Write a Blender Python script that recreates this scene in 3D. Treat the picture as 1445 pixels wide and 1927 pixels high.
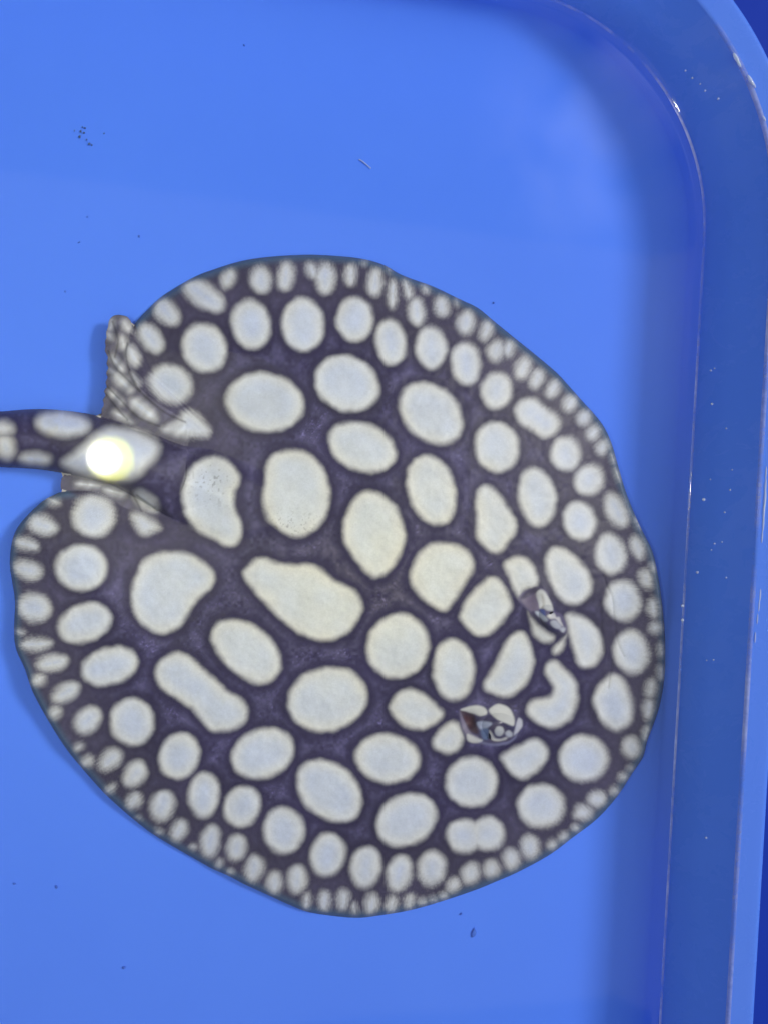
import bpy, math, random
import numpy as np

random.seed(7); np.random.seed(7)
for o in list(bpy.data.objects): bpy.data.objects.remove(o)
scene = bpy.context.scene
C = scene.collection

# ------------------------------------------------------------------ camera
F, CX, CY = 1447.0, 722.5, 963.5          # focal length and centre in photo pixels
NADIR = (420.0, 915.0)                    # pixel straight below the lens
H = 0.42                                  # lens height above the tub floor (m)
_d = np.array([NADIR[0]-CX, -(NADIR[1]-CY), -F]); _d /= np.linalg.norm(_d)
_up = -_d
_x = np.array([1, 0, 0.]) - _up*_up[0]; _x /= np.linalg.norm(_x)
_y = np.cross(_up, _x)
R = np.array([_x, _y, _up])               # camera coords -> world coords

cam = bpy.data.cameras.new('camera'); camo = bpy.data.objects.new('camera', cam); C.objects.link(camo)
cam.sensor_fit = 'HORIZONTAL'; cam.sensor_width = 36; cam.lens = F/1445*36
cam.clip_start = 0.01; cam.clip_end = 100
from mathutils import Matrix, Vector
M4 = Matrix([[*R[0], 0], [*R[1], 0], [*R[2], H], [0, 0, 0, 1]])
camo.matrix_world = M4
scene.camera = camo

def ray(px, py, z):
    """world x, y of the point at height z seen at photo pixel (px, py)"""
    px = np.asarray(px, float); py = np.asarray(py, float)
    vx = px-CX; vy = -(py-CY); vz = -F
    wx = R[0, 0]*vx+R[0, 1]*vy+R[0, 2]*vz
    wy = R[1, 0]*vx+R[1, 1]*vy+R[1, 2]*vz
    wz = R[2, 0]*vx+R[2, 1]*vy+R[2, 2]*vz
    t = (z-H)/wz
    return wx*t, wy*t

# ------------------------------------------------------------------ light
world = bpy.data.worlds.new('World'); scene.world = world; world.use_nodes = True
bg = world.node_tree.nodes['Background']
bg.inputs[0].default_value = (0.80, 0.88, 1.0, 1); bg.inputs[1].default_value = 0.05

def area(name, loc, target, size, power, color, shape='SQUARE', size_y=None):
    l = bpy.data.lights.new(name, 'AREA'); l.shape = shape; l.size = size
    if size_y: l.size_y = size_y
    l.energy = power; l.color = color
    o = bpy.data.objects.new(name, l); C.objects.link(o)
    o.location = loc
    d = Vector(target)-Vector(loc)
    o.rotation_euler = d.to_track_quat('-Z', 'Y').to_euler()
    return o

# wide soft ceiling light; its straight far edge mirrors faintly in the water
pan = area('ceiling_panel_light', (0.05, -0.36, 1.7), (0.05, -0.36, 0), 2.6, 15.0, (0.95, 0.97, 1.0), 'RECTANGLE', 2.2)
pan.rotation_euler = (0, 0, math.radians(-3.4))
# stronger lamp high up behind the far right corner
area('key_lamp', (1.95, 0.62, 2.05), (0.05, -0.02, 0), 0.60, 48.0, (1.0, 0.98, 0.94), 'DISK')
# added dim light with no seen source, mirrored as a soft patch by the far corner
glow = area('patch_light', (0.74, 0.72, 1.2), (0.18, 0.17, 0), 0.62, 1.9, (0.92, 0.96, 1.0), 'RECTANGLE', 0.46)
wl = glow.data; wl.use_nodes = True; wnt = wl.node_tree        # soft-edged emission: brightest in the middle, uneven
wem = wnt.nodes['Emission']; wge = wnt.nodes.new('ShaderNodeNewGeometry')
wsub = wnt.nodes.new('ShaderNodeVectorMath'); wsub.operation = 'SUBTRACT'; wsub.inputs[1].default_value = (.5, .5, 0)
wlen = wnt.nodes.new('ShaderNodeVectorMath'); wlen.operation = 'LENGTH'
wmr = wnt.nodes.new('ShaderNodeMapRange'); wmr.interpolation_type = 'SMOOTHSTEP'
wmr.inputs['From Min'].default_value = .48; wmr.inputs['From Max'].default_value = .05; wmr.inputs['To Max'].default_value = 1.6
wno = wnt.nodes.new('ShaderNodeTexNoise'); wno.inputs['Scale'].default_value = 4; wno.inputs['Detail'].default_value = 4
wm2 = wnt.nodes.new('ShaderNodeMapRange'); wm2.inputs['From Min'].default_value = .35; wm2.inputs['From Max'].default_value = .62
wmu = wnt.nodes.new('ShaderNodeMath'); wmu.operation = 'MULTIPLY'
wnt.links.new(wge.outputs['Parametric'], wsub.inputs[0]); wnt.links.new(wsub.outputs[0], wlen.inputs[0])
wnt.links.new(wlen.outputs['Value'], wmr.inputs['Value']); wnt.links.new(wge.outputs['Parametric'], wno.inputs['Vector'])
wnt.links.new(wno.outputs['Fac'], wm2.inputs['Value'])
wnt.links.new(wmr.outputs[0], wmu.inputs[0]); wnt.links.new(wm2.outputs[0], wmu.inputs[1]); wnt.links.new(wmu.outputs[0], wem.inputs['Strength'])

scene.view_settings.view_transform = 'Standard'
scene.view_settings.look = 'None'
scene.view_settings.exposure = 0.07
scene.view_settings.gamma = 1.0
scene.view_settings.use_curve_mapping = False
scene.render.engine = 'CYCLES'
scene.cycles.max_bounces = 10
scene.cycles.transparent_max_bounces = 12

# ------------------------------------------------------------------ helpers
def lin(r, g, b):
    c = np.array([r, g, b], float)/255
    return np.where(c <= .04045, c/12.92, ((c+.055)/1.055)**2.4)

def mat(name):
    m = bpy.data.materials.new(name); m.use_nodes = True
    nt = m.node_tree
    return m, nt, nt.nodes['Principled BSDF'], nt.nodes['Material Output']

def node(nt, kind, **inp):
    n = nt.nodes.new(kind)
    for k, v in inp.items():
        n.inputs[k.replace('_', ' ')].default_value = v
    return n

def mesh_obj(name, verts, faces, material, parent=None, smooth=True):
    me = bpy.data.meshes.new(name)
    me.from_pydata([tuple(v) for v in verts], [], [tuple(f) for f in faces])
    if smooth: me.polygons.foreach_set('use_smooth', [True]*len(me.polygons))
    me.materials.append(material); me.update()
    o = bpy.data.objects.new(name, me); C.objects.link(o)
    if parent: o.parent = parent
    return o

def quads_mesh(name, V, Q, material, parent=None, col=None):
    """big quad mesh straight from numpy arrays"""
    me = bpy.data.meshes.new(name)
    me.vertices.add(len(V)); me.vertices.foreach_set('co', V.astype(np.float32).ravel())
    me.loops.add(Q.size); me.loops.foreach_set('vertex_index', Q.astype(np.int32).ravel())
    me.polygons.add(len(Q))
    me.polygons.foreach_set('loop_start', np.arange(0, Q.size, 4, dtype=np.int32))
    me.polygons.foreach_set('use_smooth', np.ones(len(Q), dtype=bool))
    me.update(calc_edges=True)
    if col is not None:
        a = me.color_attributes.new('skin_colour', 'FLOAT_COLOR', 'POINT')
        a.data.foreach_set('color', np.c_[col, np.ones(len(col))].astype(np.float32).ravel())
    me.materials.append(material)
    o = bpy.data.objects.new(name, me); C.objects.link(o)
    if parent: o.parent = parent
    return o

def empty(name, loc=(0, 0, 0)):
    o = bpy.data.objects.new(name, None); C.objects.link(o); o.location = loc
    o.empty_display_size = 0.02
    return o

def tag(o, label=None, cat=None, group=None, kind=None):
    if label: o['label'] = label
    if cat: o['category'] = cat
    if group: o['group'] = group
    if kind: o['kind'] = kind
    return o

def bump_noise(nt, b, scale, strength, dist=0.001, detail=3):
    tc = nt.nodes.new('ShaderNodeTexCoord')
    n = node(nt, 'ShaderNodeTexNoise', Scale=scale, Detail=detail)
    nt.links.new(tc.outputs['Object'], n.inputs['Vector'])
    bp = node(nt, 'ShaderNodeBump', Strength=strength, Distance=dist)
    nt.links.new(n.outputs['Fac'], bp.inputs['Height'])
    nt.links.new(bp.outputs['Normal'], b.inputs['Normal'])
    return tc, n, bp

# ------------------------------------------------------------------ materials
WATER_Z = 0.030
# blue plastic of the tub: faint scuffs and a patchy wet film
m_tub, nt, b, out = mat('blue_plastic')
tc, n, bp = bump_noise(nt, b, 90, 0.05, 0.001, 4)
n2 = node(nt, 'ShaderNodeTexNoise', Scale=7, Detail=4, Roughness=0.6)
nt.links.new(tc.outputs['Object'], n2.inputs['Vector'])
rp = nt.nodes.new('ShaderNodeValToRGB')
rp.color_ramp.elements[0].color = (0.086, 0.222, 0.90, 1); rp.color_ramp.elements[0].position = .3
rp.color_ramp.elements[1].color = (0.092, 0.234, 0.92, 1); rp.color_ramp.elements[1].position = .7
nt.links.new(n2.outputs['Fac'], rp.inputs['Fac'])
nt.links.new(rp.outputs['Color'], b.inputs['Base Color'])
n3 = node(nt, 'ShaderNodeTexNoise', Scale=38, Detail=5, Roughness=0.65, Distortion=0.6)
nt.links.new(tc.outputs['Object'], n3.inputs['Vector'])
mr = node(nt, 'ShaderNodeMapRange'); mr.inputs['From Min'].default_value = .42; mr.inputs['From Max'].default_value = .6
mr.inputs['To Min'].default_value = .16; mr.inputs['To Max'].default_value = .42
nt.links.new(n3.outputs['Fac'], mr.inputs['Value']); nt.links.new(mr.outputs['Result'], b.inputs['Roughness'])
b.inputs['Specular IOR Level'].default_value = 0.35

# under water the plastic hardly mirrors (its index is close to the water's)
gp = nt.nodes.new('ShaderNodeNewGeometry'); sx = nt.nodes.new('ShaderNodeSeparateXYZ')
nt.links.new(gp.outputs['Position'], sx.inputs[0])
mz = node(nt, 'ShaderNodeMapRange'); mz.inputs['From Min'].default_value = .0295; mz.inputs['From Max'].default_value = .0315
mz.inputs['To Min'].default_value = .0; mz.inputs['To Max'].default_value = .22
nt.links.new(sx.outputs['Z'], mz.inputs['Value']); nt.links.new(mz.outputs['Result'], b.inputs['Specular IOR Level'])

# thin strip with a highlight put into its pale colour, broken along its length
m_line, nt, b, out = mat('highlight_strip')
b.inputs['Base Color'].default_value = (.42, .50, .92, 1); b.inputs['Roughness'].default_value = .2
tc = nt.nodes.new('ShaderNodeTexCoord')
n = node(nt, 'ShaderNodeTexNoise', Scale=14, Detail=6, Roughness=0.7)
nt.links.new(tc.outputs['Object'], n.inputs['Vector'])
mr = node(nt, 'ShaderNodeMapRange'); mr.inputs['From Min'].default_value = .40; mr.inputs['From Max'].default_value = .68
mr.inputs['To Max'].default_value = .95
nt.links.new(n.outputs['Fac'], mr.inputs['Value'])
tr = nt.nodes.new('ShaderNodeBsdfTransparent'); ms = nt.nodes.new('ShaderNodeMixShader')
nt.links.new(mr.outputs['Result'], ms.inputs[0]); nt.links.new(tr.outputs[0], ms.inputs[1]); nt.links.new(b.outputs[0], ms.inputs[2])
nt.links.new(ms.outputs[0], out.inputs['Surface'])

# deep blue sheet under the tub
m_ground, nt, b, out = mat('dark_blue_sheet')
bump_noise(nt, b, 60, 0.2)
b.inputs['Base Color'].default_value = (0.010, 0.040, 0.40, 1); b.inputs['Roughness'].default_value = .7; b.inputs['Specular IOR Level'].default_value = .1

# water surface: clear sheet with a mirror film by the Fresnel law, faint ripples
m_water, nt, b, out = mat('water_surface'); nt.nodes.remove(b)
tc = nt.nodes.new('ShaderNodeTexCoord')
n = node(nt, 'ShaderNodeTexNoise', Scale=9, Detail=2)
nt.links.new(tc.outputs['Object'], n.inputs['Vector'])
bp = node(nt, 'ShaderNodeBump', Strength=0.05, Distance=0.004)
nt.links.new(n.outputs['Fac'], bp.inputs['Height'])
# reflectance by Schlick's formula, the same from above and from below the sheet
ge = nt.nodes.new('ShaderNodeNewGeometry')
def vm(op, a, b_=None):
    n_ = nt.nodes.new('ShaderNodeMath'); n_.operation = op
    for i_, v_ in enumerate((a, b_)):
        if v_ is None: continue
        if isinstance(v_, (int, float)): n_.inputs[i_].default_value = v_
        else: nt.links.new(v_, n_.inputs[i_])
    return n_.outputs[0]
dt_ = nt.nodes.new('ShaderNodeVectorMath'); dt_.operation = 'DOT_PRODUCT'
nt.links.new(ge.outputs['Normal'], dt_.inputs[0]); nt.links.new(ge.outputs['Incoming'], dt_.inputs[1])
fres = vm('ADD', vm('MULTIPLY', vm('POWER', vm('SUBTRACT', 1.0, vm('ABSOLUTE', dt_.outputs['Value'])), 5.0), 0.98), 0.02)
tr = nt.nodes.new('ShaderNodeBsdfTransparent')
g1 = node(nt, 'ShaderNodeBsdfGlossy', Roughness=0.05); g2 = node(nt, 'ShaderNodeBsdfGlossy', Roughness=0.26)
nt.links.new(bp.outputs['Normal'], g1.inputs['Normal']); nt.links.new(bp.outputs['Normal'], g2.inputs['Normal'])
mg = node(nt, 'ShaderNodeMixShader', Fac=0.10)
nt.links.new(g1.outputs[0], mg.inputs[1]); nt.links.new(g2.outputs[0], mg.inputs[2])
ms = nt.nodes.new('ShaderNodeMixShader')
nt.links.new(fres, ms.inputs[0]); nt.links.new(tr.outputs[0], ms.inputs[1]); nt.links.new(mg.outputs[0], ms.inputs[2])
nt.links.new(ms.outputs[0], out.inputs['Surface'])

# ray skin: colour from the painted pattern plus grainy denticle relief
m_skin, nt, b, out = mat('ray_skin')
at = nt.nodes.new('ShaderNodeAttribute'); at.attribute_name = 'skin_colour'
tc = nt.nodes.new('ShaderNodeTexCoord')
gn = node(nt, 'ShaderNodeTexNoise', Scale=900, Detail=2, Roughness=0.7)
nt.links.new(tc.outputs['Object'], gn.inputs['Vector'])
gm = node(nt, 'ShaderNodeMapRange'); gm.inputs['From Min'].default_value = .3; gm.inputs['From Max'].default_value = .7
gm.inputs['To Min'].default_value = .95; gm.inputs['To Max'].default_value = 1.05
nt.links.new(gn.outputs['Fac'], gm.inputs['Value'])
mx = nt.nodes.new('ShaderNodeMix'); mx.data_type = 'RGBA'; mx.blend_type = 'MULTIPLY'; mx.inputs['Factor'].default_value = 1
nt.links.new(at.outputs['Color'], mx.inputs[6]); nt.links.new(gm.outputs['Result'], mx.inputs[7])
nt.links.new(mx.outputs[2], b.inputs['Base Color'])
bp = node(nt, 'ShaderNodeBump', Strength=0.15, Distance=0.0003)
nt.links.new(gn.outputs['Fac'], bp.inputs['Height']); nt.links.new(bp.outputs['Normal'], b.inputs['Normal'])
b.inputs['Roughness'].default_value = .45; b.inputs['Specular IOR Level'].default_value = .22

m_eye, nt, b, out = mat('eye_surface')
at = nt.nodes.new('ShaderNodeAttribute'); at.attribute_name = 'skin_colour'
nt.links.new(at.outputs['Color'], b.inputs['Base Color'])
b.inputs['Roughness'].default_value = .28; b.inputs['Specular IOR Level'].default_value = .25
m_pupil, nt, b, out = mat('pupil_black')
b.inputs['Base Color'].default_value = (.006, .006, .008, 1); b.inputs['Roughness'].default_value = .15

m_speck, nt, b, out = mat('dirt_brown')
bump_noise(nt, b, 800, 0.4); b.inputs['Base Color'].default_value = (.07, .12, .20, 1); b.inputs['Roughness'].default_value = .9
m_speckb, nt, b, out = mat('dirt_blue_grey')
bump_noise(nt, b, 800, 0.4); b.inputs['Base Color'].default_value = (.045, .14, .62, 1); b.inputs['Roughness'].default_value = .9
m_pale, nt, b, out = mat('pale_fibre')
bump_noise(nt, b, 800, 0.4); b.inputs['Base Color'].default_value = (.35, .45, .75, 1); b.inputs['Roughness'].default_value = .8

# bead of water or air: half clear, highlight put into its pale colour
m_bead, nt, b, out = mat('pale_bead')
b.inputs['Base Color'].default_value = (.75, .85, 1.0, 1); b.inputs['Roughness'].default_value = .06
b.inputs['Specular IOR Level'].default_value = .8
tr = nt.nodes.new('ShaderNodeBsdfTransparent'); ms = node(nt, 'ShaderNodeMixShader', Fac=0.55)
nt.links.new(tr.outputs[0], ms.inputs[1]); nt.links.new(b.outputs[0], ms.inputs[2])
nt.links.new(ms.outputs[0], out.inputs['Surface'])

m_torch, nt, b, out = mat('torch_black'); bump_noise(nt, b, 300, .1)
b.inputs['Base Color'].default_value = (.03, .03, .03, 1); b.inputs['Roughness'].default_value = .4
def emit(name, col, s):
    m, nt, b, out = mat(name)
    b.inputs['Base Color'].default_value = (.8, .8, .8, 1)
    b.inputs['Emission Color'].default_value = (*col, 1); b.inputs['Emission Strength'].default_value = s
    return m
m_core = emit('torch_bulb_glow', (1.0, 0.98, 0.93), 170)
m_ring = emit('torch_lens_glow', (0.98, 1.0, 0.0), 34)

# ------------------------------------------------------------------ ground, tub, water
TA = math.radians(-2.75)                       # the tub stands slightly turned
TX1, TY1, TX0, TY0, TR = 0.2580, 0.2680, -0.52, -0.62, 0.116   # waterline rectangle in tub axes

def loop(off, z, nc=40, ns=24):
    """rounded rectangle at outward offset off from the waterline"""
    r = max(TR+off, .004)
    x1, y1, x0, y0 = TX1+off, TY1+off, TX0-off, TY0-off
    pts = []
    cs = [((x1-r, y0+r), -90), ((x1-r, y1-r), 0), ((x0+r, y1-r), 90), ((x0+r, y0+r), 180)]
    for i, ((cx, cy), a0) in enumerate(cs):
        for k in range(nc+1):
            a = math.radians(a0+90*k/nc)
            pts.append((cx+r*math.cos(a), cy+r*math.sin(a)))
        (nx, ny), na = cs[(i+1) % 4]
        a = math.radians(na); e = (nx+r*math.cos(a), ny+r*math.sin(a)); s = pts[-1]
        for k in range(1, ns):
            pts.append((s[0]+(e[0]-s[0])*k/ns, s[1]+(e[1]-s[1])*k/ns))
    P = np.array(pts); ca, sa = math.cos(TA), math.sin(TA)
    return np.c_[P[:, 0]*ca-P[:, 1]*sa, P[:, 0]*sa+P[:, 1]*ca, np.full(len(P), z)]

def sweep(profile, cap_first=False):
    loops = [loop(o, z) for o, z in profile]; n = len(loops[0])
    V = np.concatenate(loops); Fc = []
    for j in range(len(loops)-1):
        for k in range(n):
            a, b_ = j*n+k, j*n+(k+1) % n
            Fc.append((a, a+n, b_+n, b_))
    if cap_first:                                  # convex: fan from its centre
        V = np.concatenate([V, loops[0].mean(0)[None]]); c = len(V)-1
        Fc += [(c, k, (k+1) % n) for k in range(n)]
    return V, Fc

def bez(p0, p1, p2, p3, n):
    t = np.linspace(0, 1, n)[:, None]
    p0, p1, p2, p3 = map(np.array, (p0, p1, p2, p3))
    return [tuple(q) for q in ((1-t)**3*p0+3*t*(1-t)**2*p1+3*t*t*(1-t)*p2+t**3*p3)]

g = mesh_obj('ground', [(-4, -4, -.005), (4, -4, -.005), (4, 4, -.005), (-4, 4, -.005)], [(0, 1, 2, 3)], m_ground, smooth=False)
tag(g, kind='structure')

tub = empty('plastic_tub', (0.1, -.15, -.004))
tag(tub, 'large bright blue plastic tub with rounded corners holding shallow water', 'tub')
prof = [(-.085, 0.0), (-.055, 0.0)]+bez((-.044, 0.0), (-.024, 0.0), (-.006, .0055), (-.0014, .018), 18)+[(0, .030), (.0100, .0430), (.0217, .0575)]
V, Fc = sweep(prof, True)
tub_off = np.array(tub.location)
basin = mesh_obj('basin', V-tub_off, Fc, m_tub, tub)
prof = [(.0217, .0575)]+bez((.0219, .0578), (.0224, .0585), (.0230, .0588), (.0240, .0591), 6)+[(.030, .0612)]+bez((.0325, .0621), (.0345, .0628), (.0355, .0620), (.0358, .060), 6)+[(.0363, .036), (.0340, .036), (.0325, .055), (.0255, .0555), (.0125, .039), (.002, .020), (.0005, .010), (-.01, -.003), (-.03, -.0045)]
V, Fc = sweep(prof)
rim = mesh_obj('rim', V-tub_off, Fc, m_tub, tub)
# pale strips painted as highlights along the wet rim edge and the waterline
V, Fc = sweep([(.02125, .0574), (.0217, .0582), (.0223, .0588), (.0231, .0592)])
mesh_obj('wet_edge_highlight', V-tub_off, Fc, m_line, tub)
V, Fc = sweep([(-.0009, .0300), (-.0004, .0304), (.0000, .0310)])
mesh_obj('waterline_highlight', V-tub_off, Fc, m_line, tub)

# water sheet with a meniscus climbing the wall
prof = [(-.09, WATER_Z), (-.03, WATER_Z), (-.006, WATER_Z), (-.0042, WATER_Z+.00015), (-.0028, WATER_Z+.0005), (-.0016, WATER_Z+.0011), (-.0006, WATER_Z+.0020), (.0006, WATER_Z+.0032)]
V, Fc = sweep(prof, True)
w = mesh_obj('water', V, Fc, m_water); tag(w, kind='structure')

# ------------------------------------------------------------------ the stingray
def catmull(P, n=4, closed=True):
    P = np.array(P, float); m = len(P); out = []
    for i in range(m if closed else m-1):
        if closed: p = [P[(i+k) % m] for k in (-1, 0, 1, 2)]
        else: p = [P[max(0, min(m-1, i+k))] for k in (-1, 0, 1, 2)]
        for t in np.arange(n)/n:
            out.append(.5*((2*p[1])+(-p[0]+p[2])*t+(2*p[0]-5*p[1]+4*p[2]-p[3])*t*t+(-p[0]+3*p[1]-3*p[2]+p[3])*t**3))
    if not closed: out.append(P[-1])
    return np.array(out)

def sdf_poly(X, Y, P):
    """signed distance in pixels, negative inside"""
    d = np.full(X.shape, 1e12); ins = np.zeros(X.shape, bool); m = len(P)
    for i in range(m):
        ax, ay = P[i-1]; bx, by = P[i]
        ex, ey = bx-ax, by-ay; L = ex*ex+ey*ey
        if L < 1e-9: continue
        wx, wy = X-ax, Y-ay
        t = np.clip((wx*ex+wy*ey)/L, 0, 1)
        d = np.minimum(d, (wx-t*ex)**2+(wy-t*ey)**2)
        if ay != by:
            c = (ay > Y) != (by > Y)
            ins ^= c & (X < ex*(Y-ay)/ey+ax)
    return np.where(ins, -1, 1)*np.sqrt(d)

def vnoise(X, Y, s, seed):
    """smooth value noise of cell size s, range -1..1"""
    rs = np.random.RandomState(seed); G = rs.rand(256, 256)*2-1
    x, y = X/s, Y/s; xi, yi = np.floor(x).astype(int), np.floor(y).astype(int)
    fx, fy = x-xi, y-yi; fx = fx*fx*(3-2*fx); fy = fy*fy*(3-2*fy)
    a = G[xi & 255, yi & 255]; b_ = G[(xi+1) & 255, yi & 255]
    c = G[xi & 255, (yi+1) & 255]; d = G[(xi+1) & 255, (yi+1) & 255]
    return (a*(1-fx)+b_*fx)*(1-fy)+(c*(1-fx)+d*fx)*fy

def sstep(a, b_, x):
    t = np.clip((x-a)/(b_-a), 0, 1); return t*t*(3-2*t)

DISC = [(250,613),(277,583),(304,558),(338,536),(371,518),(400,507),(455,490),(511,482),(560,479),(594,478.5),(649,482),
 (680,486),(704,491.5),(727,500),(750,514),(777,525),(816,539),(866,563),(899,579),(927,602),(966,634),(1004,664.5),(1046,700),
 (1072,728),(1096,755),(1119,780),(1138,806),(1152,838),(1163,877),(1177,924),(1193,965),(1210,1002),(1227,1036),(1238,1083),
 (1246,1138),(1251,1194),(1251.5,1235),(1250,1277),(1242,1324),(1231,1360),(1218,1394),(1210,1425),(1190,1455),(1163,1497),
 (1124,1541),(1077,1577),(1033,1610),(972,1643),(930,1661),(899,1674),(847,1692),(795,1708),(754,1717.5),(712,1724),(681,1728),
 (650,1727),(608,1722),(576,1716),(545,1704),(504,1685),(462,1666),(432,1650),(400,1636),(377,1623),(321,1591),(277,1563),
 (233,1527),(194,1491),(155,1447),(124,1409),(91,1357),(61,1302),(47,1260),(30,1222),(26,1183),(28,1133),(22,1091),(18,1060),
 (22,1021),(32,994),(53,968),(80,943),(102,931),(119,925),(155,923),(188,927),(208,937),(232,954),(262,963),(300,960),
 (330,940),(350,900),(352,860),(354,820),(346,793),(327,777),(300,760),(277,743),(259,724),(246,700),(238,680),(238,655),(243,633)]
TAIL = [(-30,775),(0,774),(60,769.5),(110,771),(170,779),(230,795),(290,817),(345,838),(410,850),(520,900),(560,960),(520,1010),
 (430,1020),(340,985),(270,945),(220,917),(190,907),(150,897),(100,887),(60,882),(0,879),(-30,879),(-120,890),(-230,922),(-360,985),
 (-480,1075),(-560,1160),(-572,1156),(-500,1050),(-380,925),(-240,830),(-120,787)]
PELU = [(205,603),(210,596),(218,592),(232,593),(246,602),(262,650),(300,720),(380,790),(430,850),(300,850),(230,812),(190,790),
 (192,778),(190,770),(196,762),(193,752),(199,744),(195,735),(201,728),(198,718),(203,710),(199,702),(204,692),(200,684),(203,672),
 (197,660),(199,650),(197,642),(201,634),(199,626),(203,616)]
PELL = [(118,925),(114,915),(115,904),(120,895),(150,880),(250,880),(330,940),(330,1010),(270,1010),(200,990),(150,960)]

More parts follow.
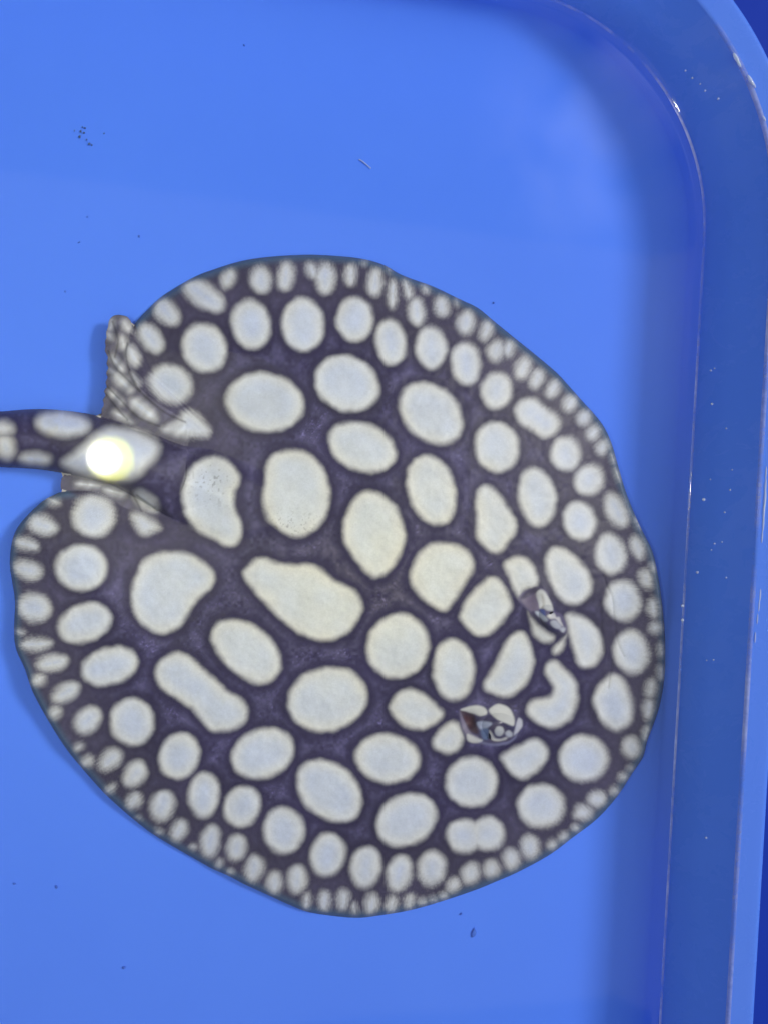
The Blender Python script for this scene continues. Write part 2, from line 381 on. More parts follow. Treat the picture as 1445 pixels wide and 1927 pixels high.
E_ = lambda *a: ('e',)+a
P_ = lambda ox, oy, sc, pts: ('p', [(ox+x/sc, oy+y/sc) for x, y in pts])
S = 3.6125
SPOTS = [
 # x, y, major, minor, angle of the major axis (clockwise from right)
 *[E_(*a) for a in [
 (473,609,49,38,80),(570,611,53,42,88),(668,600,43,37,90),(735,643,46,31,82),(498,757,76,58,8),(653,721,64,53,25),
 (383,555,47,25,33),(430,524,22,16,110),(492,525,28,22,90),(538,518,31,18,97),(612,524,32,21,90),(588,509,18,12,70),(660,517,24,13,90),
 (686,494,8,6,90),(706,530,30,17,92),(731,506,10,4,70),(739,552,30,11,92),(766,543,22,10,75),(784,586,28,18,85),(801,543,12,8,60),
 (831,575,22,17,85),(859,568,11,7,80),(811,654,42,31,85),(877,606,25,19,100),(876,684,41,30,88),(915,621,23,14,105),
 (933,660,23,19,110),(957,655,19,14,100),(984,692,25,17,110),(1010,713,21,15,110),(1040,731,20,14,115),(1073,758,19,15,120),
 (934,735,37,31,95),(811,778,69,52,42),(934,841,50,43,75),(996,776,30,29,0),(1027,798,28,27,0),(1012,787,30,26,35),
 (1099,785,17,15,120),(1117,814,17,14,115),(1134,841,18,14,110),(1152,862,12,6,70),(1161,893,15,6,70),(1064,853,34,31,80),
 (1109,903,33,29,120),(1010,936,58,37,80),(1090,980,39,33,80),(1160,960,37,22,65),(1200,985,15,6,65),(812,922,69,46,72),
 (154,1069,51,46,0),(176,970,43,42,0),(80,988,31,20,20),(48,1024,28,14,15),(52,1073,31,20,12),(64,1143,35,29,10),(97,941,20,10,25),
 (313,586,33,23,50),(284,636,34,22,55),(385,654,49,43,65),(322,722,45,38,25),
 (159,1172,53,38,160),(68,1212,33,14,178),(36,1190,12,7,20),(98,1248,33,18,168),(72,1280,18,13,150),(206,1254,57,37,165),
 (124,1303,31,19,150),(104,1341,15,12,140),(165,1356,32,24,140),(149,1406,11,8,140),(249,1359,47,43,80),(338,1423,46,40,110),
 (208,1430,28,20,135),(163,1434,16,12,150),(254,1457,30,22,125),(616,1316,77,62,168),(495,1418,62,48,160),(620,1489,71,52,42),
 (730,1428,63,48,8),(456,1519,41,36,115),(534,1563,46,40,80),(765,1543,61,49,150),(384,1496,45,31,95),(306,1517,31,25,110),
 (252,1508,20,15,120),(207,1486,16,9,140),(261,1540,7,5,0),(299,1567,8,6,0),(337,1563,24,16,115),(364,1594,8,6,0),(396,1584,33,20,100),
 (446,1596,28,21,100),(413,1627,11,7,110),(433,1643,8,7,0),(478,1635,28,19,100),(517,1663,24,16,95),(560,1655,29,20,95),
 (577,1697,18,10,95),(617,1609,43,35,100),(611,1697,22,14,95),(646,1694,22,15,90),(666,1710,14,8,80),(688,1633,40,31,98),
 (751,1645,36,26,105),(812,1635,35,29,100),(700,1702,22,15,100),(737,1704,19,13,95),(771,1698,18,12,100),(795,1699,11,9,0),
 (816,1695,11,8,0),(834,1688,11,9,0),(854,1667,17,15,120),(885,1645,23,19,110),(925,1637,20,17,95),(873,1573,36,34,0),(917,1569,35,33,0),
 (853,1260,60,41,88),(887,1472,51,49,0),(1018,1517,46,43,0),(1098,1428,48,46,0),(1189,1408,23,20,80),(1215,1381,17,8,105),
 (1187,1446,9,8,0),(1173,1463,11,9,0),(1156,1490,12,11,0),(1123,1504,20,18,0),(1097,1530,20,17,0),(1084,1559,9,8,0),(1061,1577,11,10,0),
 (1038,1591,12,11,0),(998,1595,25,20,80),(962,1618,22,18,85),(1149,1043,40,31,80),(1200,1030,25,16,72),(1216,1091,21,16,75),
 (1229,1068,11,8,70),(1173,1130,41,36,80),(1229,1145,22,14,80),(1235,1181,17,14,0),(1244,1224,17,10,82),(1244,1266,17,9,87),
 (1188,1227,43,36,80),(1225,1296,20,14,95),(1221,1335,22,14,100),(681,841,67,47,20),(749,1216,64,60,125),
 # tail
 (118,797,54,27,5),(6,806,22,17,0),(10,842,27,22,60),(65,864,33,16,4),(-90,838,44,24,165),(-190,870,36,22,155),(-300,915,30,16,145),
 # pelvic fins
 (275,943,28,16,40),(209,612,13,8,100),(238,613,15,10,60),(207,632,10,7,60),(232,644,17,10,80),(222,685,21,8,50),(250,669,24,14,65),
 (232,720,26,13,45),(219,748,21,8,42),(271,771,34,15,38),(232,785,24,8,30),(255,713,14,5,60),(215,702,12,5,45),(165,912,26,9,5),(215,925,24,9,15)]],
 P_(600,800,S,[(1090,420),(1180,415),(1270,520),(1340,640),(1345,720),(1290,810),(1240,870),(1170,870),(1080,790),(1060,730),(1065,650),(1060,520)]),
 P_(600,800,S,[(340,440),(450,480),(540,570),(590,700),(580,830),(500,980),(400,1045),(320,1010),(210,880),(160,760),(165,660),(210,540),(260,470)]),
 P_(600,800,S,[(850,790),(960,815),(1050,900),(1055,990),(970,1130),(890,1250),(820,1265),(700,1190),(620,1070),(620,980),(680,860),(760,800)]),
 P_(600,800,S,[(1170,1025),(1250,1070),(1310,1200),(1300,1270),(1200,1400),(1120,1440),(1040,1420),(960,1330),(960,1260),(1010,1170),(1080,1090)]),
 P_(300,800,S,[(350,205),(470,235),(550,330),(550,400),(515,490),(525,560),(570,680),(560,770),(500,825),(400,800),(230,700),(160,580),(150,470),(180,350),(230,260)]),
 P_(300,800,S,[(870,160),(980,170),(1080,240),(1150,370),(1165,490),(1130,640),(1040,730),(940,765),(840,730),(740,650),(700,540),(700,420),(730,260),(780,190)]),
 P_(300,800,S,[(680,895),(780,920),(880,940),(1010,940),(1100,970),(1180,1040),(1310,1110),(1380,1190),(1380,1270),(1320,1380),(1230,1450),(1120,1470),(980,1440),(830,1330),(700,1200),(600,1080),(565,1010),(600,950)]),
 P_(0,0,1,[(318,1037),(354,1040),(387,1057),(405,1083),(400,1105),(372,1130),(359,1150),(346,1175),(325,1190),(300,1194),(270,1180),(249,1150),(245,1118),(252,1085),(275,1050)]),
 P_(0,750,S,[(880,790),(960,775),(1060,830),(1100,880),(1070,910),(980,935),(930,900)]),
 P_(0,750,S,[(420,420),(520,340),(640,230),(760,185),(900,190),(1020,240),(1095,310),(1085,390),(1020,460),(960,520),(880,570),(700,560),(560,540),(440,480)]),
 P_(0,750,S,[(1090,200),(1190,150),(1250,80),(1320,80),(1400,150),(1440,220),(1400,265),(1270,275),(1150,250)]),
 P_(0,0,1,[(332,1227),(360,1235),(385,1258),(400,1272),(428,1297),(455,1313),(469,1338),(461,1363),(436,1377),(414,1380),(399,1379),(379,1360),(360,1335),(332,1318),(302,1296),(291,1271),(296,1249),(313,1233)]),
 P_(0,0,1,[(430,1163),(470,1170),(505,1195),(530,1235),(528,1265),(510,1284),(480,1288),(445,1270),(415,1240),(397,1205),(403,1175)]),
 P_(700,1200,S,[(280,340),(380,390),(450,460),(495,520),(440,590),(330,630),(220,610),(140,540),(115,470),(150,390),(210,350)]),
 P_(700,1200,S,[(905,30),(960,-30),(1030,-40),(1085,60),(1105,170),(1080,270),(1010,360),(930,405),(850,395),(770,360),(755,300),(810,220),(860,130)]),
 P_(700,1200,S,[(1240,150),(1290,190),(1350,240),(1395,320),(1400,430),(1370,530),(1300,600),(1210,625),(1130,590),(1060,530),(1055,470),(1100,415),(1170,405),(1215,380),(1225,340),(1190,290),(1160,230),(1180,170)]),
 P_(700,1200,S,[(550,565),(600,600),(625,680),(590,770),(510,800),(430,760),(405,700),(440,640),(490,590)]),
 P_(700,1200,S,[(1100,685),(1170,710),(1200,790),(1170,870),(1090,940),(1010,965),(930,920),(870,830),(890,780),(980,730)]),
 P_(900,1000,S,[(520,95),(600,120),(690,190),(760,290),(780,380),(750,450),(670,500),(580,480),(500,390),(460,290),(445,200),(470,130)]),
 P_(900,1000,S,[(590,570),(660,555),(740,590),(810,660),(845,760),(840,840),(800,910),(730,935),(680,910),(640,820),(610,700)]),
 P_(900,1000,S,[(900,965),(960,980),(1020,1060),(1055,1180),(1050,1280),(1000,1340),(910,1360),(830,1290),(780,1180),(780,1110),(830,1020)]),
 P_(900,1000,S,[(170,215),(260,165),(330,180),(390,260),(410,350),(380,390),(310,410),(280,460),(240,400),(190,290)]),
 P_(900,1000,S,[(330,540),(370,590),(450,660),(520,710),(510,750),(460,765),(400,740),(360,680)]),
 P_(900,1000,S,[(600,700),(585,780),(550,835),(510,840),(500,800),(540,750)]),
]
WHITE = (206, 208, 204); DARK = (52, 47, 74)
# the raised eyes and breathing holes: painted patches, later ones on top (colour, polygon)
_lo = lambda c, pts: (c, [(800+x/6.568, 1290+y/6.568) for x, y in pts])
_hi = lambda c, pts: (c, [(960+x/8.027, 1020+y/8.027) for x, y in pts])
PATCH = [
 _lo((68,64,94), [(425,315),(600,280),(760,290),(900,240),(1060,320),(1180,420),(1150,600),(1000,730),(850,745),(660,720),(520,690),(440,520)]),
 _lo((128,122,146), [(425,318),(470,335),(500,440),(560,590),(650,640),(620,680),(520,640),(455,500)]),
 _lo((58,36,46), [(430,320),(520,335),(600,365),(620,470),(650,560),(640,600),(570,575),(520,520),(480,430)]),
 _lo((76,48,58), [(480,380),(560,400),(590,480),(560,520),(510,470)]),
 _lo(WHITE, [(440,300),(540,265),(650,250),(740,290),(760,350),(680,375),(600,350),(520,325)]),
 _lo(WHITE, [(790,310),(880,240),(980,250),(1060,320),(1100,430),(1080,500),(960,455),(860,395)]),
 _lo((48,46,74), [(820,430),(960,460),(1090,530),(1085,590),(980,560),(880,490)]),
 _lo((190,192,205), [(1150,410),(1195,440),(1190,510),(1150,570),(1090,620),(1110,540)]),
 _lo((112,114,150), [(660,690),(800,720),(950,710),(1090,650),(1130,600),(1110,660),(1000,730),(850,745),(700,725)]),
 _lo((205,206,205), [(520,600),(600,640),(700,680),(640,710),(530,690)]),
 _lo((168,178,204), [(640,460),(760,450),(820,480),(760,530),(680,540)]),
 _lo((92,112,150), [(690,550),(770,540),(790,590),(770,660),(710,660)]),
 _lo((66,60,84), [(790,530),(900,480),(1040,550),(1090,610),(1040,680),(900,700),(800,680)]),
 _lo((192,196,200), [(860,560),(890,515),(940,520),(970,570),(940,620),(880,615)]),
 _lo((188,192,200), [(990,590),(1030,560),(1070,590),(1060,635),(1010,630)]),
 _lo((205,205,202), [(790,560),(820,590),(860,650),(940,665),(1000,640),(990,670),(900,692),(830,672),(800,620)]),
 _hi((96,90,120), [(110,860),(260,720),(440,690),(560,780),(640,1030),(760,1090),(840,1230),(850,1330),(790,1410),(640,1330),(440,1180),(250,1020)]),
 _hi((114,104,126), [(160,870),(280,830),(390,790),(420,930),(440,1010),(330,1040),(250,990)]),
 _hi((58,52,76), [(150,850),(260,730),(360,690),(440,700),(400,760),(300,800),(210,860)]),
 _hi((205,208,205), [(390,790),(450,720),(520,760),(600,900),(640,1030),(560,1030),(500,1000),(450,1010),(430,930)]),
 _hi((150,146,140), [(470,790),(500,860),(515,930),(490,1000),(475,1000),(495,930),(480,860)]),
 _hi((70,90,160), [(450,1020),(520,1040),(520,1110),(470,1090)]),
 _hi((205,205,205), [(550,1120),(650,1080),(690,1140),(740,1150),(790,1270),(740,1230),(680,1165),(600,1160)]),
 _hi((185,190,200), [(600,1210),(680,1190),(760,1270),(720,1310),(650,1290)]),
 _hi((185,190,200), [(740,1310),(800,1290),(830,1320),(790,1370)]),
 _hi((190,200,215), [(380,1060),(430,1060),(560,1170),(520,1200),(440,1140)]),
 _hi((46,44,70), [(330,1050),(400,1120),(500,1210),(600,1270),(720,1340),(830,1400),(760,1440),(640,1370),(480,1270),(370,1160)]),
]
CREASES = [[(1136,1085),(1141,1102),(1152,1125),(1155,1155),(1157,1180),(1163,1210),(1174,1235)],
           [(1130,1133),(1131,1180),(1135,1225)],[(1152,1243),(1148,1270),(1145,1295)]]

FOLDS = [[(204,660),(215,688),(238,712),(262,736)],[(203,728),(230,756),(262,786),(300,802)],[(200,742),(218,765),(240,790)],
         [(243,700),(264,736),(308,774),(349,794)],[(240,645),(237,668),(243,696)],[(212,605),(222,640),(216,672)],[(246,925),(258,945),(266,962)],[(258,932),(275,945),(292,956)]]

STEP = 1.6
gx = np.arange(-600, 1262, STEP); gy = np.arange(470, 1738, STEP)
GX, GY = np.meshgrid(gx, gy, indexing='ij')
cxs = np.arange(-604, 1270, 4.0); cys = np.arange(464, 1746, 4.0)
CGX, CGY = np.meshgrid(cxs, cys, indexing='ij')

def upsample(A, X, Y):
    x = (X+604)/4; y = (Y-464)/4
    xi = np.clip(np.floor(x).astype(int), 0, A.shape[0]-2); yi = np.clip(np.floor(y).astype(int), 0, A.shape[1]-2)
    fx, fy = x-xi, y-yi
    return (A[xi, yi]*(1-fx)+A[xi+1, yi]*fx)*(1-fy)+(A[xi, yi+1]*(1-fx)+A[xi+1, yi+1]*fx)*fy

c_disc = sdf_poly(CGX, CGY, catmull(DISC, 3))
c_tail = sdf_poly(CGX, CGY, catmull(TAIL, 5))
c_pu = sdf_poly(CGX, CGY, catmull(PELU, 2))
c_pl = sdf_poly(CGX, CGY, catmull(PELL, 4))

def fields(X, Y):
    return upsample(c_disc, X, Y), upsample(c_tail, X, Y), upsample(c_pu, X, Y), upsample(c_pl, X, Y)

def height(X, Y, f):
    """top surface of the ray in metres"""
    dd, dt, du, dl = f
    th = np.arctan2(Y-1110, X-690)
    root = np.minimum(dd, np.where(X > 150, dt, 99))        # disc and tail root read as one mass
    i = np.clip(-np.where(dt < 0, np.minimum(root, dd), dd), 0, None)
    left = sstep(330, 60, X)
    right = sstep(1100, 1252, X)
    wav = 0.0012*np.sin(7*th+.6)+.0009*np.sin(13*th+2)+.0005*np.sin(29*th)
    zd = .0052+wav*np.exp(-i/60)+.0050*left*np.exp(-i/110)+.0135*right*np.exp(-i/90)+.0155*(1-np.exp(-i/170))
    # broad raised head and body along the axis
    ux = (X-720)*.966+(Y-1090)*.26; uy = -(X-720)*.26+(Y-1090)*.966
    zd = zd+.0045*np.exp(-(ux/420)**2-(uy/190)**2)
    zd = zd-.0022*np.clip(1-i/7, 0, 1)**2
    zd = zd+.00022*vnoise(X, Y, 26, 3)+.0001*vnoise(X, Y, 9, 4)
    z = np.where(dd < 0, zd, -1)
    # tail: rounded, sinking towards the tip
    w = np.interp(X, [-572, -480, -240, 0, 200, 400], [7, 22, 40, 53, 58, 80])
    s = np.clip(-dt/w, 0, 1)
    crest = np.interp(X, [-572, -300, 0, 200, 330, 480], [.006, .012, .020, .0245, .0265, .022])
    base = .004
    zt = base+(crest-base)*np.sqrt(np.clip(1-(1-s)**2, 0, 1))
    blend = sstep(230, 400, X)
    zt = zt*(1-blend)+np.where(dd < 0, zd, .01)*blend
    k = .0012; both = (dt < 0) & (dd < 0)
    zs = np.maximum(zd, zt)+k*np.log1p(np.exp(-np.abs(zd-zt)/k))*sstep(0, -30, np.maximum(dd, dt))
    z = np.where(both, zs, np.where(dt < 0, zt, z))
    iu = np.clip(-du, 0, None)
    zu = .0098+.0035*(1-np.exp(-iu/30))+.0011*np.sin((X*.75+Y*.66)/7.5)*sstep(0, 25, iu)*sstep(330, 240, X)
    z = np.where(du < 0, np.maximum(z, zu), z)
    il = np.clip(-dl, 0, None)
    zl = .0055+.003*(1-np.exp(-il/30))
    z = np.where(dl < 0, np.maximum(z, zl), z)
    # mounds that carry eyes and breathing holes
    for cx, cy, a, b_, ang, h in EYES:
        ca, sa = math.cos(math.radians(ang)), math.sin(math.radians(ang))
        p = ((X-cx)*ca+(Y-cy)*sa)/(a*1.55); q = (-(X-cx)*sa+(Y-cy)*ca)/(b_*1.7)
        z = z+.0042*np.exp(-(p*p+q*q)*1.6)
    for cx, cy, rr, dep in ((882, 1358, 15, .004), (998, 1118, 16, .0028)):
        z = z-dep*np.exp(-((X-cx)**2+(Y-cy)**2)/(rr*rr))
    for ln in CREASES:
        Q = catmull(ln, 14, False)
        m = (X > 1100) & (X < 1200) & (Y > 1060) & (Y < 1320)
        d = np.min([np.hypot(X[m]-a, Y[m]-b_) for a, b_ in Q], axis=0)
        z[m] -= .0003*np.exp(-(d/3)**2)
    return z

EYES = [(928, 1366, 50, 31, 8, .006), (1030, 1155, 44, 24, 52, .006)]   # centre, half axes (px), angle, rise

SPP = [(s, catmull(s[1], 4)) if s[0] == 'p' else (s, None) for s in SPOTS]
PAT = [(lin(*c), catmull(p, 4)) for c, p in PATCH]

def spot_distance(X, Y):
    """distance to the nearest pale spot, negative inside"""
    D = np.full(X.shape, 60.0)
    for s, poly in SPP:
        if s[0] == 'e':
            _, cx, cy, a, b_, ang = s; r = max(a, b_)
            x0, x1, y0, y1 = cx-r-45, cx+r+45, cy-r-45, cy+r+45
        else:
            x0, y0 = poly.min(0)-45; x1, y1 = poly.max(0)+45
        if X.ndim == 2 and X.shape[0] > 1:      # regular grid: use its window
            ia, ib = np.searchsorted(X[:, 0], (x0, x1)); ja, jb = np.searchsorted(Y[0], (y0, y1))
            sl = (slice(ia, ib), slice(ja, jb))
        else:
            sl = (slice(None),)*X.ndim
        x, y = X[sl], Y[sl]
        if x.size == 0: continue
        if s[0] == 'e':
            c, sn = math.cos(math.radians(ang)), math.sin(math.radians(ang))
            p = (x-cx)*c+(y-cy)*sn; q = -(x-cx)*sn+(y-cy)*c
            k = np.sqrt((p/a)**2+(q/b_)**2)+1e-6; k2 = np.sqrt((p/a**2)**2+(q/b_**2)**2)+1e-6
            d = k*(k-1)/k2; d = np.where(k < .05, -min(a, b_), d)
        else:
            d = sdf_poly(x, y, poly)
        D[sl] = np.minimum(D[sl], d)
    return D

def colour(X, Y, f):
    dd, dt, du, dl = f
    edge = np.clip(-dd, 0, None)
    D = spot_distance(X, Y)
    th = np.arctan2(Y-1110, X-690)
    margin = sstep(110, 15, edge)*(dd < 0)*(dt > -4)
    pf = (((du < 0) | (dl < 0)) & (dd > 0) & (dt > 0))
    streak = vnoise(th*2600/6.283*4, edge/9, 1.0, 11)+.6*vnoise(th*1000, edge/14, 1.0, 12)
    jit = .6*vnoise(X, Y, 3.2, 21)+1.6*vnoise(X, Y, 14, 22)+1.2*vnoise(X, Y, 30, 23)
    D = D+jit+margin*2.6*streak
    soft = 7.4+6.5*margin+4.0*pf+4.5*((dt < 0) & (X < 330))
    sh = np.clip(margin*1.3, 0, 1)
    wgt = sstep(soft*(.7-.1*sh), -soft*(1.5-.35*sh), D)
    # dark skin: darkest close round each spot, paler and mottled between
    far = sstep(3, 26, D)
    mid = np.exp(-(((X-690)/210)**2+((Y-1090)/120)**2))       # brownish grey along the back
    dk0 = lin(38, 32, 68); dk1 = lin(86, 82, 122); dk2 = lin(100, 95, 112)
    mot = .5+.5*vnoise(X, Y, 22, 31)*.7+.3*vnoise(X, Y, 6, 32)
    t = (far*np.clip(mot, 0, 1))[..., None]
    dark = dk0*(1-t)+(dk1*(1-mid[..., None])+dk2*mid[..., None])*t
    grey = sstep(180, 40, edge)[..., None]*.55*((dd < 0) & (dt > 0))[..., None]
    dark = dark*(1-grey)+lin(72, 68, 86)*grey
    grain = vnoise(X, Y, 2.2, 33)
    dark = dark*(1+.12*grain+.22*vnoise(X, Y, 70, 34))[..., None]
    # short pale spines on the back, in patches of one direction each
    for k_, an in enumerate((.5, 1.9, 2.7)):
        u_ = X*math.cos(an)+Y*math.sin(an); v_ = -X*math.sin(an)+Y*math.cos(an)
        st = (vnoise(u_/5.5, v_/1.3, 1.0, 80+k_) > .70)*(vnoise(X, Y, 45, 90+k_) > .05)*sstep(60, 260, edge)
        dark = dark*(1+.9*(st*far)[..., None])
    # pale spots: warm rim, cool middle, warmer over the back
    core = sstep(0, -34, D)[..., None]
    warm = (np.exp(-(((X-720)/330)**2+((Y-1080)/260)**2)))[..., None]
    rimc = lin(206, 208, 209)*(1-warm)+lin(218, 217, 205)*warm
    corec = lin(188, 197, 216)*(1-warm)+lin(214, 217, 210)*warm
    pale = rimc*(1-core)+corec*core
    pale = pale*(1+.05*vnoise(X, Y, 24, 41)+.03*vnoise(X, Y, 9, 42)+.02*grain)[..., None]*(1+vnoise(X, Y, 34, 43)[..., None]*np.array([.02, .005, -.035]))
    # little pores and stains on the spots near the tail root
    por = (vnoise(X, Y, 4.0, 51) > .62)*np.exp(-(((X-400)/42)**2+((Y-905)/45)**2))+(vnoise(X, Y, 3.0, 52) > .6)*np.exp(-(((X-545)/60)**2+((Y-990)/30)**2))
    pale = pale*(1-.35*np.clip(por, 0, 1))[..., None]
    tailw = ((dt < 0) & (X < 110))[..., None]*(.5+.5*vnoise(X, Y, 12, 53))[..., None]
    pale = pale*(1-tailw*.5)+pale*np.array([1.0, .93, .74])*tailw*.5
    w3 = wgt[..., None]
    wmax = (1-.14*margin*(.5+.5*vnoise(th*1500, edge/20, 1.0, 61)))[..., None]
    col = dark*(1-w3*wmax)+pale*w3*wmax
    # thin translucent teal edge of the fin
    te = (sstep(20, 3, -union(f))*((dd < 0) & (dt > 6) & (du > 6))*(1-.75*wgt))[..., None]
    col = col*(1-.65*te)+lin(66, 98, 128)*.65*te
    # pelvic fin folds put into the colour as light and dark streaks
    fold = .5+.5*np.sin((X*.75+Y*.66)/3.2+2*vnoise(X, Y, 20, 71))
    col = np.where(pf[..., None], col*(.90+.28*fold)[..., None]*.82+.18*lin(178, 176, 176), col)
    # eyes
    for c, poly in PAT:
        x0, y0 = poly.min(0)-6; x1, y1 = poly.max(0)+6
        m = (X > x0) & (X < x1) & (Y > y0) & (Y < y1)
        if not m.any(): continue
        xw = X[m]+.6*vnoise(X[m], Y[m], 9, 62); yw = Y[m]+.6*vnoise(X[m], Y[m], 9, 63)   # wavy, seen through water
        a = .80*sstep(3.2, -2.4, sdf_poly(xw, yw, poly))[:, None]
        col[m] = col[m]*(1-a)+c*a
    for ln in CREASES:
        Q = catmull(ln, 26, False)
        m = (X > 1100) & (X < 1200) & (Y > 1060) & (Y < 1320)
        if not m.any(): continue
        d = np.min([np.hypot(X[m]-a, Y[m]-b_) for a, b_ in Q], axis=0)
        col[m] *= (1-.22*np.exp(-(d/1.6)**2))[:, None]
    for ln in FOLDS:  # shade of the fold lines painted into the skin colour
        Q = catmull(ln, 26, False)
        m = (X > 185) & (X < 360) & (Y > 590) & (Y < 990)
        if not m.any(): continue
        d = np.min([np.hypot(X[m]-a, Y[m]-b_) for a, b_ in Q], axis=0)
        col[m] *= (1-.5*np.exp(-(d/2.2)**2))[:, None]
    return np.clip(col*SKIN_GAIN, .004, .9)

SKIN_GAIN = 1.0

def union(f): return np.minimum(np.minimum(f[0], f[1]), np.minimum(f[2], f[3]))

def sheet(step, top, colr):
    """vertices, quads and colours of a sheet that fills the outline, its border snapped to it"""
    ax = np.arange(-600, 1262, step); ay = np.arange(470, 1738, step)
    X, Y = np.meshgrid(ax, ay, indexing='ij')
    f = fields(X, Y); U = union(f)
    ins = U < 0
    q = ins[:-1, :-1] | ins[1:, :-1] | ins[1:, 1:] | ins[:-1, 1:]
    use = np.zeros(ins.shape, bool)
    use[:-1, :-1] |= q; use[1:, :-1] |= q; use[1:, 1:] |= q; use[:-1, 1:] |= q
    out_ = use & ~ins
    e = 1.5; Xo, Yo = X[out_].copy(), Y[out_].copy()
    for _ in range(3):                                   # pull border vertices onto the outline
        u = union(fields(Xo, Yo))
        gxx = union(fields(Xo+e, Yo))-union(fields(Xo-e, Yo)); gyy = union(fields(Xo, Yo+e))-union(fields(Xo, Yo-e))
        L = np.hypot(gxx, gyy)+1e-6
        ins_ = .25 if top else 3.0
        Xo -= gxx/L*(u+ins_); Yo -= gyy/L*(u+ins_)
    col = colour(X, Y, f) if colr else None
    X[out_] = Xo; Y[out_] = Yo
    f = fields(X, Y); Z = height(X, Y, f)
    bad = Z < 0
    Z = np.where(bad, .005, Z)
    idx = np.full(ins.shape, -1); idx[use] = np.arange(use.sum())
    Q = np.stack([idx[:-1, :-1][q], idx[:-1, 1:][q], idx[1:, 1:][q], idx[1:, :-1][q]], -1)
    x, y, z = X[use], Y[use], Z[use]
    if not top:
        z = np.maximum(.0006, z-.0007-.02*sstep(0, 90, -U[use]))
        Q = Q[:, ::-1]
    wx, wy = ray(x, y, z)
    return np.c_[wx, wy, z], Q, (col[use] if colr else None)

ray_root = empty('stingray', (0.10, -0.05, 0.0))
tag(ray_root, 'black stingray covered in large pale round spots lying on the blue tub floor', 'stingray')
off = np.array(ray_root.location)
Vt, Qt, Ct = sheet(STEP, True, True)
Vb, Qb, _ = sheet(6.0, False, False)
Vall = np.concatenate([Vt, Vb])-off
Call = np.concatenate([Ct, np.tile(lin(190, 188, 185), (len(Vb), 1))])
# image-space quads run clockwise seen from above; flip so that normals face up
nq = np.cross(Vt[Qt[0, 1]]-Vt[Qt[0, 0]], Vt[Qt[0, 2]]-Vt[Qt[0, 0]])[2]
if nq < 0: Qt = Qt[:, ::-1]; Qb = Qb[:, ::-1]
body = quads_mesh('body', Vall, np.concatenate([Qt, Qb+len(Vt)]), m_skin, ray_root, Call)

for k, (cx, cy, a, b_, ang, h) in enumerate(EYES):
    n_r, n_a = 26, 64
    ca, sa = math.cos(math.radians(ang)), math.sin(math.radians(ang))
    # the glossy eye fills the forward part of its mound
    ex, ey, ea, eb = (cx+12*ca, cy+12*sa, a*.72, b_*.88)
    rr = np.linspace(0, 1, n_r)[:, None]; aa = np.linspace(0, 2*np.pi, n_a, endpoint=False)[None, :]
    p = rr*np.cos(aa)*ea; q = rr*np.sin(aa)*eb
    X = ex+p*ca-q*sa; Y = ey+p*sa+q*ca
    f = fields(X, Y)
    zb = height(X, Y, f)
    zdome = zb-.0002+.0036*(1-rr**2)**1.3*np.ones_like(aa)
    colr = colour(X.ravel()[None, :], Y.ravel()[None, :], tuple(v.ravel()[None, :] for v in f))[0]
    wx, wy = ray(X, Y, zdome)
    V = np.c_[wx.ravel(), wy.ravel(), zdome.ravel()]-off
    Q = [((j)*n_a+i, (j+1)*n_a+i, (j+1)*n_a+(i+1) % n_a, j*n_a+(i+1) % n_a) for j in range(n_r-1) for i in range(n_a)]
    Q = np.array(Q)
    v0, v1, v2 = (V[Q[5*n_a, t]] for t in (0, 1, 2))
    if np.cross(v1-v0, v2-v0)[2] < 0: Q = Q[:, ::-1]
    eye = quads_mesh('eye', V, Q, m_eye, ray_root, colr)
    # slit pupil
    px_, py_, pl, pw, pa = ((921.5, 1386.5, 5.5, 1.6, 80), (1037.5, 1153.5, 3.6, 1.5, -35))[k]
    zc = float(zdome.max())
    pts = []
    for t in np.linspace(0, 2*np.pi, 14, endpoint=False):
        c_, s_ = math.cos(math.radians(pa)), math.sin(math.radians(pa))
        x = px_+pl*math.cos(t)*c_-pw*math.sin(t)*s_; y = py_+pl*math.cos(t)*s_+pw*math.sin(t)*c_
        rel = min(1, math.hypot(((x-ex)*ca+(y-ey)*sa)/ea, (-(x-ex)*sa+(y-ey)*ca)/eb))
        zz = float(np.interp(rel, rr[:, 0], zdome.mean(1)))+.0012
        wx_, wy_ = ray(x, y, zz); pts.append((float(wx_), float(wy_), zz))
    n = len(pts); low = [(x, y, z-.0022) for x, y, z in pts]
    fc = [tuple(range(n))]+[(i, i+n, (i+1) % n+n, (i+1) % n) for i in range(n)]
    mesh_obj('pupil', np.array(pts+low)-off, fc, m_pupil, eye, smooth=False)

# ------------------------------------------------------------------ hand torch shining down beside the lens
def torch():
    z = 0.400
    wx, wy = ray(200, 863, WATER_Z)
    # mirror law on the water: lamp image along the same line of sight
    k = (z-WATER_Z)/(H-WATER_Z)
    tx, ty = float(wx)*(1+k), float(wy)*(1+k)
    t = empty('torch', (tx, ty, z))
    tag(t, 'small black hand torch shining straight down onto the tail', 'torch')
    def lathe(name, prof, m, dx=0.0):
        n = 48; V = []; Fc = []
        for r, zz in prof:
            for i in range(n):
                a = 2*math.pi*i/n; V.append((dx+r*math.cos(a), r*math.sin(a), zz))
        for j in range(len(prof)-1):
            for i in range(n): Fc.append((j*n+i, j*n+(i+1) % n, (j+1)*n+(i+1) % n, (j+1)*n+i))
        return mesh_obj(name, V, Fc, m, t)
    lathe('housing', [(.0225, -.002), (.024, -.002), (.024, .03), (.016, .045), (.015, .12), (.001, .121)], m_torch, .004)
    lathe('lens', [(.0205, .0015), (.0001, .0015)], m_ring, .004)
    lathe('bulb', [(.0138, -.0005), (.0001, -.0005)], m_core, -.0015)
    return t
torch()

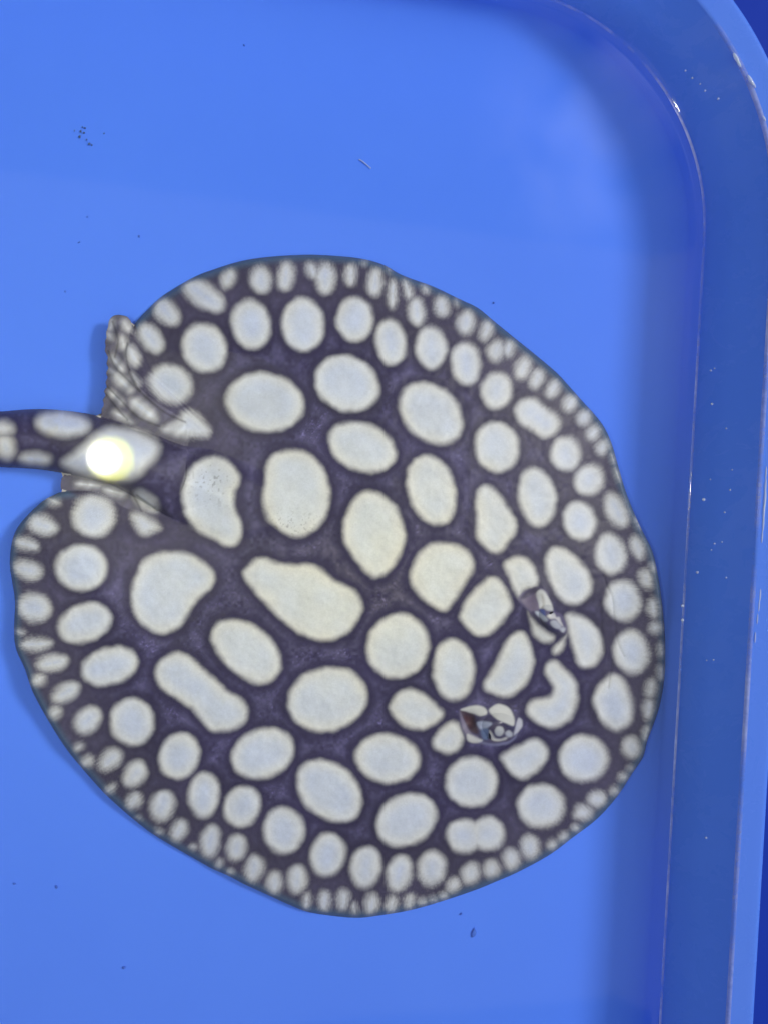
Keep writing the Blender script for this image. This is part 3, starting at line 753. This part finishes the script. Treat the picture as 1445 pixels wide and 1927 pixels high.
# ------------------------------------------------------------------ bits in and on the water
def blob(name, px, py, z, r, m, flat=1.0, n=7, seed=0, thick=None):
    """small irregular lump lying at height z"""
    rs = random.Random(seed*31+n); wx, wy = map(float, ray(px, py, z))
    V = []; Fc = []; rings = 4; th = thick if thick else r*.5
    radii = [rs.uniform(.55, 1.25) for _ in range(n)]
    for j in range(rings):
        ph = math.pi*(j+.5)/rings
        for i in range(n):
            a = 2*math.pi*i/n; k = math.sin(ph)*radii[i]*r
            V.append((k*math.cos(a), k*math.sin(a)*flat, -math.cos(ph)*th))
    for j in range(rings-1):
        for i in range(n): Fc.append((j*n+i, j*n+(i+1) % n, (j+1)*n+(i+1) % n, (j+1)*n+i))
    Fc += [tuple(range(n))[::-1], tuple((rings-1)*n+i for i in range(n))]
    o = mesh_obj(name, V, Fc, m); o.location = (wx, wy, z); o.rotation_euler[2] = rs.uniform(0, 3)
    return o

def sphere(name, x, y, z, r, m, sz=1.0):
    V = []; Fc = []; n = 14; k = 8
    for j in range(1, k):
        ph = math.pi*j/k
        for i in range(n):
            a = 2*math.pi*i/n; V.append((r*math.sin(ph)*math.cos(a), r*math.sin(ph)*math.sin(a), -r*sz*math.cos(ph)))
    for j in range(k-2):
        for i in range(n): Fc.append((j*n+i, j*n+(i+1) % n, (j+1)*n+(i+1) % n, (j+1)*n+i))
    Fc += [tuple(range(n))[::-1], tuple((k-2)*n+i for i in range(n))]
    o = mesh_obj(name, V, Fc, m); o.location = (x, y, z); return o

# greenish clump of dirt near the far left
for i, (x, y, r) in enumerate([(152, 246, 4), (158, 249, 3), (160, 240, 2.5), (150, 256, 4), (163, 262, 2.5), (168, 270, 4), (173, 272, 2), (140, 245, 2), (155, 238, 2), (196, 250, 2)]):
    o = blob('dirt_speck', x, y, .0006, r*.00022, m_speck, .6, 7, i, .0006)
    tag(o, 'tiny dark green crumb in the loose dirt cluster on the tub floor', 'dirt', 'crumbs of the dirt cluster')
for i, (x, y, r, m, lab) in enumerate([
    (891, 1758, 11, m_speckb, 'three-cornered dark blue flake on the tub floor below the rounded disc edge'),
    (867, 1721, 3, m_speckb, 'small dark blue crumb between the disc edge and the three-cornered flake'),
    (106, 1670, 3.5, m_speckb, 'round dark blue dot on the tub floor with a pale ring'),
    (1195, 768, 3.5, m_speck, 'brown green speck on the floor between the disc and the tub wall'),
    (262, 444, 3, m_speckb, 'dark blue crumb on the floor above the pelvic fin, beside two smaller ones'),
    (149, 455, 2.4, m_speckb, 'small dark blue crumb on the floor left of its larger neighbour'),
    (123, 548, 2.4, m_speckb, 'faint dark crumb on the floor straight above the tail'),
    (165, 407, 2.4, m_speckb, 'lone flat dark crumb between the dirt cluster and the pelvic fin'),
    (929, 569, 2.6, m_speckb, 'dark speck on the floor just off the upper disc edge'),
    (234, 1822, 4, m_speckb, 'faint dark crumb on bare floor far below the disc'),
    (27, 1664, 2.5, m_speckb, 'dark speck on bare floor beyond the round dot'),
    (460, 84, 2.2, m_speckb, 'tiny dark speck on bare floor near the far tub wall'),
    (1207, 1452, 4, m_speckb, 'dark shred of dirt touching the snout edge of the disc')]):
    tag(blob('dirt_speck', x, y, .0006, r*.00028, m, .7, (5, 8, 9)[i % 3], i+20, .0005), lab, 'dirt')

def fibre(px, z, r, m, lab):
    Q = catmull(px, 6, False); wx, wy = ray(Q[:, 0], Q[:, 1], z)
    V = []; Fc = []; n = 5; k = len(Q)
    for j in range(k):
        a = min(j+1, k-1); b_ = max(j-1, 0)
        t = np.array([wx[a]-wx[b_], wy[a]-wy[b_]]); t /= np.linalg.norm(t)+1e-12
        for i in range(n):
            an = 2*math.pi*i/n
            V.append((wx[j]-t[1]*r*math.cos(an), wy[j]+t[0]*r*math.cos(an), z+r*math.sin(an)))
    for j in range(k-1):
        for i in range(n): Fc.append((j*n+i, j*n+(i+1) % n, (j+1)*n+(i+1) % n, (j+1)*n+i))
    Fc += [tuple(range(n)), tuple((k-1)*n+i for i in range(n))]
    V = np.array(V); c = V.mean(0); c[2] = z
    o = mesh_obj('fibre', V-c, Fc, m); o.location = c
    return tag(o, lab, 'fibre')
fibre([(676, 299), (684, 304), (698, 316)], .0007, .00035, m_pale, 'short pale fibre on the floor above the upper disc edge')

# air bubbles along the waterline
for x, y, r, lab in [(1284, 1140, 3.2, 'air bubble on the waterline, upper of two close together in the line\'s gap'),
                     (1284, 1167, 3.2, 'air bubble on the waterline, lower of two close together in the line\'s gap'),
                     (1303, 1142, 3.0, 'air bubble on the wall just beside the pair on the waterline'),
                     (1312, 1077, 3.2, 'lone bubble on the wall above the pair on the waterline'),
                     (1324, 940, 3.2, 'largest lone bead high along the wall beside the bright part of the waterline'),
                     (1335, 1282, 3.0, 'lone bead on the blue wall beside the snout')]:
    z = WATER_Z+.0012 if x < 1300 else WATER_Z+.002+(x-1297)*.00019
    wx, wy = map(float, ray(x, y, z))
    tag(sphere('bubble', wx, wy, z, r*.00028, m_bead), lab, 'bubble')
# droplets left on the wall above the water
drops = [(1367, 806), (1378, 884), (1338, 697), (1345, 693), (1374, 922), (1364, 964), (1339, 1035), (1345, 1023), (1359, 1020), (1367, 1087), (1337, 902),
         (1330, 1243), (1343, 1242), (1329, 1577), (1402, 1583), (1318, 157), (1327, 170), (1352, 185), (1303, 146), (1290, 132), (1340, 760)]
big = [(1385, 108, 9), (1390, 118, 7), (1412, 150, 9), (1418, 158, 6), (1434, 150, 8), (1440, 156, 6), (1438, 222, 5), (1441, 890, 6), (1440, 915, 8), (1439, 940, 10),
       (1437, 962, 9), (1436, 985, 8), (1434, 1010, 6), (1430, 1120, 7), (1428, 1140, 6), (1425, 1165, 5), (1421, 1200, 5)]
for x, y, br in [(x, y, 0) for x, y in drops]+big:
    # height on the sloping wall seen at that pixel: search along the line of sight
    best = None
    for z in np.linspace(WATER_Z, .0575, 60):
        wx, wy = map(float, ray(x, y, z)); ca, sa = math.cos(-TA), math.sin(-TA)
        lx, ly = wx*ca-wy*sa, wx*sa+wy*ca
        offw = np.interp(z, [.030, .043, .0575], [0, .0100, .0217])
        r = TR+offw; ddx, ddy = lx-(TX1+offw-r), ly-(TY1+offw-r)
        d = (math.hypot(max(ddx, 0), max(ddy, 0)) if (ddx > 0 and ddy > 0) else max(ddx, ddy))-r
        if best is None or abs(d) < best[0]: best = (abs(d), wx, wy, float(z))
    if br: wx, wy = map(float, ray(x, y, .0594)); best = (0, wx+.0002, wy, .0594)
    o = sphere('droplet_or_glint', best[1]-.0002, best[2], best[3], (br*.00026 if br else random.uniform(.0004, .0007)), m_bead)
    if br:  # pale stretched beads stand in for light glints on the wet rim
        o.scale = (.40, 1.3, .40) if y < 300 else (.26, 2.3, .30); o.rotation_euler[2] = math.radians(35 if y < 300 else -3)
        tag(o, 'pale water bead made as a light glint on the wet inner edge of the tub rim', 'droplet', 'glint beads on the rim edge')
    else:
        tag(o, 'tiny clear water droplet clinging to the blue tub wall above the waterline', 'droplet', 'droplets on the tub wall')
